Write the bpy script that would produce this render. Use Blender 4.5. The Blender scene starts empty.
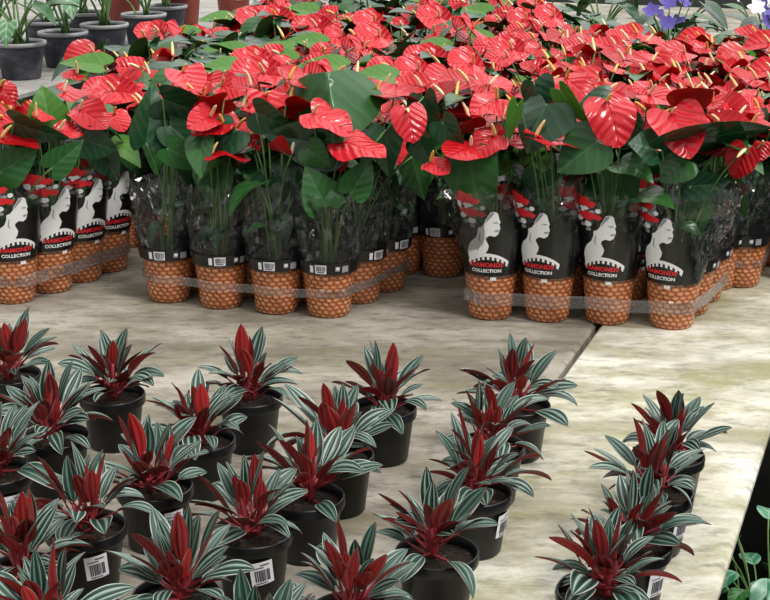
import bpy, math, random
from mathutils import Vector, Matrix
sc = bpy.context.scene
# ------------------------------------------------------------------ camera, sky, sun, exposure
PITCH, CAMZ, FPX = math.radians(17), .93, 1500.0
cam = bpy.data.objects.new('camera', bpy.data.cameras.new('camera')); sc.collection.objects.link(cam)
cam.location = (0, 0, CAMZ); cam.rotation_euler = (math.radians(90) - PITCH, 0, 0)
cam.data.sensor_fit = 'HORIZONTAL'; cam.data.sensor_width = 36; cam.data.lens = 36 * FPX / 770
cam.data.clip_start = .05; cam.data.clip_end = 200
sc.camera = cam
w = bpy.data.worlds.new('overcast_sky'); sc.world = w; w.use_nodes = True
wn, wl = w.node_tree.nodes, w.node_tree.links; wn.clear()
wo = wn.new('ShaderNodeOutputWorld'); bg = wn.new('ShaderNodeBackground'); tc = wn.new('ShaderNodeTexCoord')
sx = wn.new('ShaderNodeSeparateXYZ'); rp = wn.new('ShaderNodeValToRGB')
wl.new(tc.outputs['Generated'], sx.inputs[0]); wl.new(sx.outputs['Z'], rp.inputs[0])
cr = rp.color_ramp                                                 # dark surroundings low down, white glazed roof overhead
for p_, c_ in ((.10, (.12, .13, .13, 1)), (.24, (.66, .68, .70, 1))): e_ = cr.elements.new(p_); e_.color = c_
cr.elements[0].color = (.06, .065, .07, 1); cr.elements[-1].position = .55; cr.elements[-1].color = (1, .99, .98, 1)
dt = wn.new('ShaderNodeVectorMath'); dt.operation = 'DOT_PRODUCT'; dt.inputs[1].default_value = (.34, .50, .797)
wl.new(tc.outputs['Generated'], dt.inputs[0])
lr = wn.new('ShaderNodeMapRange'); lr.inputs['From Min'].default_value = .45; lr.inputs['From Max'].default_value = 1; lr.inputs['To Min'].default_value = 1; lr.inputs['To Max'].default_value = 2.6
wl.new(dt.outputs['Value'], lr.inputs['Value']); wl.new(rp.outputs[0], bg.inputs[0]); wl.new(bg.outputs[0], wo.inputs[0])
ml = wn.new('ShaderNodeMath'); ml.operation = 'MULTIPLY'; ml.inputs[1].default_value = .85; wl.new(lr.outputs[0], ml.inputs[0]); wl.new(ml.outputs[0], bg.inputs[1])
sun = bpy.data.objects.new('sun', bpy.data.lights.new('sun', 'SUN')); sc.collection.objects.link(sun)
sun.data.energy = 2.0; sun.data.angle = math.radians(12); sun.data.color = (1, .97, .93)
sun.rotation_euler = Vector((.38, -.40, .83)).to_track_quat('Z', 'Y').to_euler()   # soft, high, from the right and the camera's side
sc.view_settings.view_transform = 'Standard'; sc.view_settings.look = 'None'
sc.view_settings.gamma = 1; sc.view_settings.use_curve_mapping = False
sc.view_settings.exposure = .2
sc.cycles.transparent_max_bounces = 32
# ------------------------------------------------------------------ helpers
COL = sc.collection.objects
YAW = math.radians(20)                                             # the benches run 20 degrees to the right of the view
UD = Vector((math.sin(YAW), math.cos(YAW), 0)); VD = Vector((math.cos(YAW), -math.sin(YAW), 0)); ZD = Vector((0, 0, 1))
CAMP = Vector((0, 0, CAMZ))
def B(u, v, z=0): return UD * u + VD * v + ZD * z
FW = Vector((0, math.cos(PITCH), -math.sin(PITCH))); UPV = Vector((0, math.sin(PITCH), math.cos(PITCH)))
def at(px, py, y):                                                # a point of the photo at world depth y
    d = FW + Vector((1, 0, 0)) * ((px - 385) / FPX) + UPV * ((300 - py) / FPX)
    return CAMP + d * (y / d.y)
class MB:
    def __init__(s): s.v = []; s.f = []; s.m = []; s.uv = []
    def vert(s, p, uv=(0, 0)):
        s.v.append(tuple(p)); s.uv.append(uv); return len(s.v) - 1
    def face(s, idx, m=0): s.f.append(tuple(idx)); s.m.append(m)
    def tube(s, path, radii, n=6, m=0, cap=True):
        k = len(path); rings = []
        ref = Vector((.31, .17, .93))
        for i, p in enumerate(path):
            t = (path[min(i + 1, k - 1)] - path[max(i - 1, 0)]).normalized()
            a = t.cross(ref)
            if a.length < 1e-3: a = t.cross(Vector((1, 0, 0)))
            a.normalize(); b = t.cross(a); r = radii[i] if isinstance(radii, (list, tuple)) else radii
            rings.append([s.vert(p + (a * math.cos(2 * math.pi * j / n) + b * math.sin(2 * math.pi * j / n)) * r, (j / n, i / (k - 1))) for j in range(n)])
        for i in range(k - 1):
            for j in range(n):
                s.face((rings[i][j], rings[i][(j + 1) % n], rings[i + 1][(j + 1) % n], rings[i + 1][j]), m)
        if cap: s.face(rings[0][::-1], m); s.face(rings[-1], m)
    def lathe(s, prof, n=32, m=0, c=Vector((0, 0, 0)), a0=0, a1=2 * math.pi, ruv=1.0):
        full = abs(a1 - a0 - 2 * math.pi) < 1e-6; nn = n if full else n + 1; rings = []
        # the seam is doubled so that texture coordinates do not run backwards there
        for i, (r, z) in enumerate(prof):
            rings.append([s.vert((c.x + r * math.cos(a0 + (a1 - a0) * j / n), c.y + r * math.sin(a0 + (a1 - a0) * j / n), c.z + z), (j / n, z)) for j in range(n + 1)])
        for i in range(len(prof) - 1):
            for j in range(n): s.face((rings[i][j], rings[i][j + 1], rings[i + 1][j + 1], rings[i + 1][j]), m)
    def box(s, c, ax, h, m=0):
        ids = []
        for sx_ in (-1, 1):
            for sy in (-1, 1):
                for sz in (-1, 1): ids.append(s.vert(c + ax[0] * (h[0] * sx_) + ax[1] * (h[1] * sy) + ax[2] * (h[2] * sz)))
        for q in ((0, 1, 3, 2), (4, 6, 7, 5), (0, 4, 5, 1), (2, 3, 7, 6), (0, 2, 6, 4), (1, 5, 7, 3)): s.face([ids[i] for i in q], m)
    def mesh(s, name, mats, smooth=True):
        me = bpy.data.meshes.new(name); me.from_pydata(s.v, [], s.f)
        ul = me.uv_layers.new(name='UVMap'); fl = []
        for f in s.f:
            for i in f: fl += s.uv[i]
        ul.data.foreach_set('uv', fl)
        me.polygons.foreach_set('material_index', s.m); me.polygons.foreach_set('use_smooth', [smooth] * len(s.f))
        for m in (mats if isinstance(mats, (list, tuple)) else [mats]): me.materials.append(m)
        me.update(); return me
    def build(s, name, mats, parent=None, smooth=True): return obj(name, s.mesh(name, mats, smooth), parent)
def obj(name, me, parent=None):
    o = bpy.data.objects.new(name, me); COL.link(o)
    if parent: o.parent = parent
    return o
def thing(name, loc, label, cat, group=None):
    o = bpy.data.objects.new(name, None); COL.link(o); o.location = loc; o.empty_display_size = .05
    return tag(o, label, cat, group)
def tag(o, label, cat, group=None):
    o['label'] = label; o['category'] = cat
    if group: o['group'] = group
    return o
def copy_tree(o, parent=None):
    c = o.copy(); COL.link(c)
    if parent: c.parent = parent
    for ch in list(o.children): copy_tree(ch, c)
    return c
def bez(a, b, c, n=8): return [a * (1 - t) ** 2 + b * 2 * t * (1 - t) + c * t * t for t in [i / (n - 1) for i in range(n)]]
ORD = ['first', 'second', 'third', 'fourth', 'fifth', 'sixth', 'seventh', 'eighth', 'ninth', 'tenth', 'eleventh', 'twelfth', 'thirteenth', 'fourteenth', 'fifteenth', 'sixteenth']
# ------------------------------------------------------------------ materials
class NT:
    def __init__(s, name):
        s.m = bpy.data.materials.new(name); s.m.use_nodes = True; s.t = s.m.node_tree; s.t.nodes.clear()
        s.out = s.n('ShaderNodeOutputMaterial')
    def n(s, ty, **kw):
        x = s.t.nodes.new(ty)
        for k, v_ in kw.items(): setattr(x, k, v_)
        return x
    def l(s, a, b): s.t.links.new(a, b)
    def val(s, x, sock):
        if hasattr(x, 'is_output'): s.l(x, sock)
        else: sock.default_value = x
    def math(s, op, a, b=0.0, clamp=False):
        x = s.n('ShaderNodeMath', operation=op, use_clamp=clamp); s.val(a, x.inputs[0]); s.val(b, x.inputs[1]); return x.outputs[0]
    def uv(s):
        x = s.n('ShaderNodeSeparateXYZ'); s.l(s.n('ShaderNodeTexCoord').outputs['UV'], x.inputs[0]); return x.outputs[0], x.outputs[1]
    def coord(s, which='Object', scale=(1, 1, 1), rot=(0, 0, 0)):
        mp = s.n('ShaderNodeMapping'); mp.inputs['Scale'].default_value = scale; mp.inputs['Rotation'].default_value = rot
        s.l(s.n('ShaderNodeTexCoord').outputs[which], mp.inputs[0]); return mp.outputs[0]
    def noise(s, vec, scale, detail=4, rough=.55):
        x = s.n('ShaderNodeTexNoise'); x.inputs['Scale'].default_value = scale; x.inputs['Detail'].default_value = detail; x.inputs['Roughness'].default_value = rough
        if vec is not None: s.l(vec, x.inputs['Vector'])
        return x.outputs[0]
    def ramp(s, fac, stops, interp='LINEAR'):
        x = s.n('ShaderNodeValToRGB'); s.val(fac, x.inputs[0]); cr = x.color_ramp; cr.interpolation = interp
        while len(cr.elements) < len(stops): cr.elements.new(.5)
        for e, (p, c) in zip(cr.elements, stops): e.position = p; e.color = (*c, 1) if len(c) == 3 else c
        return x.outputs[0]
    def mix(s, fac, a, b, mode='MIX'):
        x = s.n('ShaderNodeMix', data_type='RGBA', blend_type=mode); s.val(fac, x.inputs[0])
        for q, i in ((a, 6), (b, 7)):
            if hasattr(q, 'is_output'): s.l(q, x.inputs[i])
            else: x.inputs[i].default_value = (*q, 1)
        return x.outputs[2]
    def bump(s, h, strength=.5, dist=.002):
        x = s.n('ShaderNodeBump'); s.l(h, x.inputs['Height']); x.inputs['Strength'].default_value = strength; x.inputs['Distance'].default_value = dist; return x.outputs[0]
    def bsdf(s, col, rough=.5, spec=.5, normal=None, **kw):
        b = s.n('ShaderNodeBsdfPrincipled')
        if hasattr(col, 'is_output'): s.l(col, b.inputs['Base Color'])
        else: b.inputs['Base Color'].default_value = (*col, 1)
        s.val(rough, b.inputs['Roughness']); b.inputs['Specular IOR Level'].default_value = spec
        if normal is not None: s.l(normal, b.inputs['Normal'])
        for k, v_ in kw.items(): b.inputs[k.replace('_', ' ')].default_value = v_
        return b.outputs[0]
    def done(s, sh): s.l(sh, s.out.inputs[0]); return s.m
    def translucent(s, sh, col, fac):
        t = s.n('ShaderNodeBsdfTranslucent')
        if hasattr(col, 'is_output'): s.l(col, t.inputs[0])
        else: t.inputs[0].default_value = (*col, 1)
        x = s.n('ShaderNodeMixShader'); x.inputs[0].default_value = fac; s.l(sh, x.inputs[1]); s.l(t.outputs[0], x.inputs[2]); return x.outputs[0]
def plain(name, col, rough=.5, spec=.5, var=0, vs=30):
    t = NT(name)
    if var:
        c = t.mix(t.noise(t.coord(), vs), tuple(x * (1 - var) for x in col), tuple(min(1, x * (1 + var)) for x in col))
        return t.done(t.bsdf(c, rough, spec))
    return t.done(t.bsdf(col, rough, spec))
def veined(name, dark, light, trans, tf, rough=.3, spec=.5, freq=30, bstr=.35, bdist=.002, veincol=None, vamt=.3):
    t = NT(name); u, v = t.uv(); au = t.math('ABSOLUTE', u)
    ph = t.math('MULTIPLY', t.math('SUBTRACT', v, t.math('MULTIPLY', au, .9)), freq)
    ph = t.math('ADD', ph, t.math('MULTIPLY', t.noise(t.coord(), 30, 2), 5.0))
    wv = t.math('ADD', t.math('MULTIPLY', t.math('SINE', ph), .5), .5)
    nz = t.noise(t.coord(), 14, 3)
    oi = t.n('ShaderNodeObjectInfo').outputs['Random']
    c = t.mix(t.math('ADD', t.math('MULTIPLY', nz, .5), t.math('MULTIPLY', oi, .5), True), dark, light)
    rib = t.ramp(au, [(0, (1, 1, 1)), (.035, (0, 0, 0))])
    if veincol:
        c = t.mix(t.math('MULTIPLY', t.math('POWER', wv, 4), vamt), c, veincol)
        c = t.mix(t.math('MULTIPLY', rib, .6), c, veincol)
    h = t.math('SUBTRACT', t.math('ADD', wv, t.math('MULTIPLY', t.noise(t.coord(), 60, 2), .5)), t.math('MULTIPLY', rib, .8))
    sh = t.bsdf(c, rough, spec, t.bump(h, bstr, bdist))
    return t.done(t.translucent(sh, trans, tf))
M = {}
M['leaf_d'] = veined('dark_green_leaf', (.008, .040, .018), (.016, .075, .026), (.03, .14, .02), .12, .26, .55, 26, .25, .0015, (.06, .13, .07), .25)
M['leaf_m'] = veined('green_leaf', (.018, .085, .018), (.035, .14, .03), (.06, .26, .03), .2, .28, .5, 26, .25, .0015, (.07, .2, .06), .25)
M['leaf_l'] = veined('bright_green_leaf', (.06, .2, .02), (.10, .27, .03), (.16, .45, .03), .35, .4, .4, 26, .25, .0015, (.16, .35, .07), .25)
M['leaf_under'] = veined('leaf_underside', (.035, .10, .03), (.06, .15, .045), (.06, .26, .03), .2, .55, .3, 26, .2, .001, (.12, .24, .09), .3)
M['spathe'] = veined('red_spathe', (.34, .004, .008), (.60, .009, .016), (.85, .02, .02), .10, .22, .30, 30, .45, .0028)
M['spathe_pink'] = veined('coral_red_spathe', (.50, .009, .018), (.70, .030, .042), (.9, .05, .05), .10, .22, .42, 30, .5, .0034)
M['spathe_under'] = veined('spathe_underside', (.40, .005, .008), (.55, .008, .010), (.85, .015, .01), .25, .5, .3, 34, .3, .002)
def spadix_mat():
    t = NT('spadix_cream_to_orange'); u, v = t.uv(); oi = t.n('ShaderNodeObjectInfo').outputs['Random']
    a = t.mix(oi, (.85, .74, .45), (.85, .45, .06)); b = t.mix(oi, (.90, .84, .62), (.86, .62, .12))
    return t.done(t.bsdf(t.mix(v, b, a), .5, .4, t.bump(t.noise(t.coord(), 900, 2), .4, .001)))
M['spadix'] = spadix_mat()
M['stem'] = plain('green_stem', (.10, .20, .055), .45, .4, .35, 25)
M['stem_red'] = plain('red_stem', (.24, .025, .03), .4, .4, .4, 40)
def stripe_mat():
    t = NT('silver_striped_leaf'); u, v = t.uv()                  # u is -1..1 across the blade
    au = t.math('ABSOLUTE', u); nz = t.noise(t.coord(), 55, 3); oi = t.n('ShaderNodeObjectInfo').outputs['Random']
    ph = t.math('ADD', t.math('MULTIPLY', au, 3.1415 * 3.0), t.math('MULTIPLY', t.math('SUBTRACT', nz, .5), 1.6))
    wv = t.math('ADD', t.math('MULTIPLY', t.math('COSINE', ph), .5), .5)   # 1 on the sunken veins
    c = t.ramp(wv, [(.0, (.33, .42, .365)), (.22, (.16, .24, .20)), (.44, (.020, .055, .040)), (1, (.008, .028, .02))])
    c = t.mix(t.math('MULTIPLY', oi, .75), c, (.022, .07, .048))
    c = t.mix(t.ramp(au, [(.86, (0, 0, 0)), (.97, (1, 1, 1))]), c, (.42, .50, .44))
    sh = t.bsdf(c, .36, .5, t.bump(t.math('SUBTRACT', 1.0, wv), .5, .0015))
    return t.done(t.translucent(sh, (.06, .14, .06), .08))
M['pep_top'] = stripe_mat()
def redunder():
    t = NT('crimson_leaf_underside'); u, v = t.uv(); au = t.math('ABSOLUTE', u); oi = t.n('ShaderNodeObjectInfo').outputs['Random']
    wv = t.math('ADD', t.math('MULTIPLY', t.math('COSINE', t.math('MULTIPLY', au, 9.42)), .5), .5)
    c = t.mix(oi, (.09, .006, .010), (.52, .020, .022)); c = t.mix(t.math('MULTIPLY', wv, .45), c, (.62, .05, .045))
    c = t.mix(t.math('MULTIPLY', t.noise(t.coord(), 40, 3), .35), c, (.09, .02, .015))
    sh = t.bsdf(c, .38, .5, t.bump(wv, .5, .0012))
    return t.done(t.translucent(sh, (.5, .02, .015), .12))
M['pep_under'] = redunder()
M['petiole'] = plain('pink_red_petiole', (.26, .03, .035), .4, .4, .3, 30)
M['black_plastic'] = plain('black_plastic', (.006, .006, .008), .36, .4, .3, 40)
def greypot():
    t = NT('charcoal_plastic_with_dust'); nz = t.noise(t.coord('Object', (1, 1, 1.6)), 11, 4)
    c = t.ramp(nz, [(.42, (.030, .031, .042)), (.62, (.075, .075, .095)), (.74, (.26, .25, .27))])
    return t.done(t.bsdf(c, .5, .4))
M['grey_plastic'] = greypot()
M['rim_plastic'] = plain('pale_worn_rim', (.32, .32, .33), .5, .4, .2, 30)
M['terracotta'] = plain('terracotta_plastic', (.26, .055, .04), .5, .4, .25, 14)
def soil():
    t = NT('peat_soil'); nz = t.noise(t.coord(), 160, 5, .7)
    return t.done(t.bsdf(t.ramp(nz, [(.35, (.008, .006, .005)), (.6, (.035, .024, .017)), (.72, (.16, .12, .09))]), .9, .2, t.bump(nz, 1, .006)))
M['soil'] = soil()
def wicker():
    t = NT('printed_wicker'); u, v = t.uv()                       # u in turns, v in metres
    uu = t.math('MULTIPLY', u, 20.0); vv = t.math('ADD', t.math('MULTIPLY', v, 108.0), t.math('MULTIPLY', t.math('SUBTRACT', t.noise(t.coord(), 70, 2), .5), 1.1))
    row = t.math('FLOOR', vv); sh_ = t.math('MULTIPLY', t.math('MODULO', row, 2.0), .5)
    nzv = t.noise(t.coord(), 35, 3)
    fu = t.math('FRACT', t.math('ADD', t.math('ADD', uu, sh_), t.math('ADD', t.math('MULTIPLY', nzv, .5), t.math('MULTIPLY', t.math('FRACT', vv), .14))))
    fv = t.math('FRACT', vv)
    a = t.math('SINE', t.math('MULTIPLY', fu, 3.14159)); b = t.math('SINE', t.math('MULTIPLY', fv, 3.14159))
    h = t.math('MULTIPLY', t.math('POWER', a, .6), t.math('POWER', b, .55))
    cell = t.n('ShaderNodeTexWhiteNoise', noise_dimensions='2D'); cb = t.n('ShaderNodeCombineXYZ')
    t.l(t.math('FLOOR', t.math('ADD', uu, sh_)), cb.inputs[0]); t.l(row, cb.inputs[1]); t.l(cb.outputs[0], cell.inputs['Vector'])
    c = t.ramp(h, [(.18, (.12, .022, .008)), (.42, (.42, .125, .042)), (.78, (.66, .27, .11)), (1, (.84, .50, .29))])
    c = t.mix(t.math('MULTIPLY', cell.outputs['Value'], .5), c, (.34, .09, .03))
    return t.done(t.bsdf(c, .3, .5))
M['wicker'] = wicker()
M['print_black'] = plain('black_print', (.010, .010, .011), .25, .5)
def panel():
    t = NT('black_printed_film'); s1 = t.bsdf((.008, .009, .009), .22, .5)
    tr = t.n('ShaderNodeBsdfTransparent'); x = t.n('ShaderNodeMixShader'); u, v = t.uv()
    t.l(t.ramp(t.math('ADD', v, t.math('MULTIPLY', t.math('SUBTRACT', t.noise(t.coord(), 30, 2), .5), .25)), [(.35, (.05, .05, .05)), (.95, (.85, .85, .85))]), x.inputs[0])
    t.l(s1, x.inputs[1]); t.l(tr.outputs[0], x.inputs[2]); return t.done(x.outputs[0])
M['panel'] = panel()
M['print_white'] = plain('white_print', (.82, .82, .82), .35, .4)
M['print_grey'] = plain('grey_print', (.30, .30, .32), .35, .4, .5, 200)
M['print_red'] = plain('red_print', (.72, .02, .03), .35, .4, .25, 120)
M['print_ink'] = plain('barcode_ink', (.05, .05, .07), .5, .3)
M['paper'] = plain('white_paper', (.80, .80, .84), .6, .3, .04, 30)
def film(name, body, rough=.1, gain=.9, wr=45, bs_=.5, bd=.0022, tint=(.97, .98, .98), white=(.8, .82, .84)):
    t = NT(name); tr = t.n('ShaderNodeBsdfTransparent'); tr.inputs[0].default_value = (*tint, 1)
    gl = t.n('ShaderNodeBsdfGlossy'); gl.inputs['Roughness'].default_value = rough
    nz = t.noise(t.coord('Object', (1, 1, .6)), wr, 2, .5); t.l(t.bump(nz, bs_, bd), gl.inputs['Normal'])
    fr = t.n('ShaderNodeFresnel'); fr.inputs[0].default_value = 1.5
    m1 = t.n('ShaderNodeMixShader'); t.l(t.math('ADD', t.math('MULTIPLY', fr.outputs[0], gain), .0, True), m1.inputs[0]); t.l(tr.outputs[0], m1.inputs[1]); t.l(gl.outputs[0], m1.inputs[2])
    df = t.n('ShaderNodeBsdfDiffuse'); df.inputs[0].default_value = (*white, 1)
    m2 = t.n('ShaderNodeMixShader'); m2.inputs[0].default_value = body; t.l(m1.outputs[0], m2.inputs[1]); t.l(df.outputs[0], m2.inputs[2])
    return t.done(m2.outputs[0])
M['film'] = film('clear_cellophane', .012, .05, 1.0, 24, 1.0, .014)
M['strap'] = film('clear_strapping_film', .05, .08, .7)
def concrete(name, base, pale, moss, mossamt):
    t = NT(name); v1 = t.coord('Object', (1.0, 2.0, 1), (0, 0, .25)); v2 = t.coord('Object', (1, 1, 1))
    a = t.noise(v1, 3.2, 8, .65); b = t.noise(v2, 26, 6, .7); g = t.noise(t.coord('Object', (1.2, 2, 1)), 4.0, 7, .7)
    f = t.noise(t.coord('Object', (1, 2.4, 1), (0, 0, .12)), 17, 7, .72)
    c = t.mix(t.ramp(a, [(.40, (0, 0, 0)), (.60, (1, 1, 1))]), base, pale)
    c = t.mix(t.ramp(g, [(.47, (0, 0, 0)), (.66, (mossamt, mossamt, mossamt))]), c, moss)
    c = t.mix(t.ramp(f, [(.32, (.8, .8, .8)), (.50, (0, 0, 0))]), c, tuple(x * .50 for x in base))
    c = t.mix(t.ramp(b, [(.26, (.6, .6, .6)), (.36, (0, 0, 0))]), c, (.10, .085, .055))
    c = t.mix(t.ramp(f, [(.62, (0, 0, 0)), (.74, (.5, .5, .5))]), c, tuple(min(1, x * 1.15) for x in pale))
    return t.done(t.bsdf(c, .75, .3, t.bump(t.math('ADD', f, t.math('MULTIPLY', b, .6)), .35, .004)))
M['slab_grey'] = concrete('weathered_grey_concrete', (.17, .15, .115), (.37, .34, .285), (.17, .16, .085), .65)
M['slab_mossy'] = concrete('mossy_lit_concrete', (.33, .31, .22), (.66, .64, .55), (.25, .245, .10), .8)  # moss patches; pale tone raised to stand in for light on this slab
M['slab_far'] = concrete('pale_concrete', (.24, .23, .21), (.36, .35, .33), (.2, .2, .15), .3)
M['earth'] = plain('shade_dark_earth', (.010, .010, .008), .95, .05, .5, 9)  # near-black earth: the shade below the benches is put into its colour
M['flower_white'] = plain('white_petals', (.80, .80, .78), .5, .3, .05)
M['flower_blue'] = plain('violet_blue_petals', (.10, .07, .34), .5, .3, .3, 40)
M['flower_pink'] = plain('pale_pink_petals', (.75, .42, .45), .5, .3, .2, 40)
M['varieg'] = veined('green_leaf_with_pale_veins', (.02, .13, .06), (.05, .26, .13), (.06, .3, .08), .15, .35, .5, 16, .3, .001, (.35, .55, .40), .5)
M['cream_leaf'] = veined('cream_edged_leaf', (.04, .16, .06), (.12, .30, .14), (.1, .3, .08), .2, .4, .4, 20, .2, .001, (.55, .65, .45), .5)
# ------------------------------------------------------------------ the setting: benches and ground
def slab(name, u0, u1, v0, v1, z0, z1, m):
    b = MB(); bev = .006
    zs = [(z0, 0), (z1 - bev, 0), (z1, bev)]; rings = []
    for z, i in zs: rings.append([b.vert(B(u, v, z)) for u, v in ((u0 + i, v0 + i), (u0 + i, v1 - i), (u1 - i, v1 - i), (u1 - i, v0 + i))])
    for k in range(2):
        for j in range(4): b.face((rings[k][j], rings[k + 1][j], rings[k + 1][(j + 1) % 4], rings[k][(j + 1) % 4]))
    b.face(rings[2]); b.face(rings[0][::-1])
    b.f = [f[::-1] for f in b.f]
    o = b.build(name, m, smooth=False); o['kind'] = 'structure'; return o
slab('bench_top', -.4, 9, -.575, -.192, -.016, 0, M['slab_mossy'])
slab('bench_top', -.4, 9, -2.3, -.585, -.022, 0, M['slab_grey'])
slab('bench_top', 4.2, 12, -5.6, -3.30, -.022, 0, M['slab_far'])
for u, v in ((.3, -.5), (3, -.5), (6, -.5), (.3, -2), (3, -2), (6, -2), (5, -3.6), (8, -3.6), (5, -5.2), (8, -5.2)):
    b = MB(); b.box(B(u, v, -.376), (UD, VD, ZD), (.06, .09, .354)); o = b.build('bench_pier', M['slab_grey'], smooth=False); o['kind'] = 'structure'
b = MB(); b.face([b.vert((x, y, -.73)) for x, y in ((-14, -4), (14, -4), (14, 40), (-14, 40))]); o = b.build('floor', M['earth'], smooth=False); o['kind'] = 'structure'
# ------------------------------------------------------------------ leaf shapes
def catmull(p, n):
    out = []; k = len(p)
    for i in range(k - 1):
        a, b_, c, d = p[max(i - 1, 0)], p[i], p[i + 1], p[min(i + 2, k - 1)]
        for j in range(n):
            t = j / n
            out.append(tuple(.5 * (2 * b_[q] + (c[q] - a[q]) * t + (2 * a[q] - 5 * b_[q] + 4 * c[q] - d[q]) * t * t + (3 * b_[q] - a[q] - 3 * c[q] + d[q]) * t ** 3) for q in (0, 1)))
    out.append(p[-1]); return out
HEART = catmull([(0, 0), (.13, -.10), (.28, -.17), (.43, -.08), (.5, .12), (.45, .36), (.31, .62), (.14, .85), (0, 1)], 2)
SPATHE = catmull([(0, 0), (.12, -.10), (.28, -.16), (.44, -.06), (.5, .16), (.47, .42), (.35, .68), (.17, .87), (0, .96)], 2)
OVATE = catmull([(0, 0), (.16, .03), (.34, .16), (.45, .36), (.42, .6), (.25, .83), (0, 1)], 2)
def polar_leaf(mb, A, T, N, L, W, fold=.2, droop=.15, wave=.03, ph=0, mt=0, mu=1, th=.0006, outline=HEART, c0=.12, rings=5, cup=0.):
    T = T.normalized(); N = (N - T * N.dot(T)).normalized(); X = T.cross(N)
    ol = outline + [(-x, y) for x, y in outline[-2:0:-1]]; n = len(ol)
    def pos(x, y, off):
        z = fold * abs(x) + wave * math.sin(6.5 * y + ph + (1.3 if x > 0 else 0)) * abs(x) * 2 + cup * (x * x * 4)
        yy = max(y, 0); ang = droop * yy * 1.2                     # bend the blade along an arc
        ly, lz = (math.sin(ang) / (droop * 1.2) if abs(droop) > 1e-3 else yy, -(1 - math.cos(ang)) / (droop * 1.2) if abs(droop) > 1e-3 else 0)
        if y < 0: ly = y
        return A + X * (x * W) + T * (ly * L) + N * ((lz * L) + z * W - off)
    for side, off, m in ((0, 0, mt), (1, th, mu)):
        cen = mb.vert(pos(0, c0, off), (0, c0)); rr = []
        for k in range(1, rings + 1):
            r = k / rings
            rr.append([mb.vert(pos(x * r, c0 + (y - c0) * r, off), (x * r, c0 + (y - c0) * r)) for x, y in ol])
        for j in range(n):
            j2 = (j + 1) % n
            fs = [(cen, rr[0][j], rr[0][j2])] + [(rr[k + 1][j], rr[k + 1][j2], rr[k][j2], rr[k][j]) for k in range(rings - 1)]
            for f in fs: mb.face(f if side == 0 else f[::-1], m)
def fix_sides(me): return me
def lance_leaf(mb, L, W, pet, curl, fold, twist, a0=0., mt=0, mu=1, mp=2, n=11, k=7, th=.0007):
    # petiole then blade in the local YZ plane, starting along +Y; angle falls by curl over the blade
    y = z = 0.; path = [Vector((0, 0, 0))]
    for i in range(4):
        a = a0 + .12 * (i / 4); y += pet / 4 * math.cos(a); z += pet / 4 * math.sin(a); path.append(Vector((0, y, z)))
    mb.tube(path, [.0022, .002, .0018, .0016, .0012], 5, mp, cap=False)
    a = a0 + .12; rows = []; prev = (y, z)
    for i in range(n + 1):
        t = i / n; an = a - curl * t
        if i: prev = (prev[0] + L / n * math.cos(an), prev[1] + L / n * math.sin(an))
        wd = max(.0004, W / 2 * (t ** .62) * ((1 - t) ** .80) / .455) if 0 < t < 1 else .0004
        tw = twist * t
        rows.append((Vector((0, prev[0], prev[1])), Vector((math.cos(tw), -math.sin(an) * math.sin(tw), math.cos(an) * math.sin(tw))), Vector((0, -math.sin(an), math.cos(an))), wd, t))
    for off, m, flip in ((0, mt, False), (th, mu, True)):
        g = []
        for c, X, N, wd, t in rows:
            r = []
            for j in range(2 * k - 1):
                s = (j - (k - 1)) / (k - 1)
                zz = fold * abs(s) * wd - .09 * wd * math.cos(abs(s) * 9.42) - .25 * wd * s ** 4
                r.append(mb.vert(c + X * (s * wd) + N * (zz - off), (s, t)))
            g.append(r)
        for i in range(n):
            for j in range(2 * k - 2):
                f = (g[i][j], g[i][j + 1], g[i + 1][j + 1], g[i + 1][j]); mb.face(f[::-1] if flip else f, m)
# ------------------------------------------------------------------ anthuriums
def spadix_mesh(L, r):
    b = MB(); n = 7; path = [Vector((0, .0015 * math.sin(i * .5), L * i / (n - 1))) for i in range(n)]
    b.tube(path, [r * .8, r, r, r * .95, r * .85, r * .7, r * .3], 7); return b.mesh('spadix', M['spadix'])
SPX = [spadix_mesh(.033, .0036), spadix_mesh(.040, .0040), spadix_mesh(.028, .0035)]
def add_spadix(parent, A, D, i=0):
    s = obj('spadix', SPX[i % 3], parent); s.location = A
    s.rotation_euler = D.to_track_quat('Z', 'Y').to_euler(); return s
def add_leaf(root, base, A, T, N, L, W, mat, rng, fold=None, droop=None):
    b = MB(); H = A.z - base.z
    mid = base.lerp(A, .55) + Vector((0, 0, H * .18)); mid.x = base.x + (A.x - base.x) * .3; mid.y = base.y + (A.y - base.y) * .3
    b.tube(bez(base, mid, A), [.0028, .0026, .0024, .0022, .002, .002, .0022, .0024], 5, 2)
    polar_leaf(b, A, T, N, L, W, rng.uniform(.12, .32) if fold is None else fold, rng.uniform(.25, .9) if droop is None else droop, rng.uniform(.01, .05), rng.uniform(0, 6))
    return b.build('leaf', [M[mat], M['leaf_under'], M['stem']], root)
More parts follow.
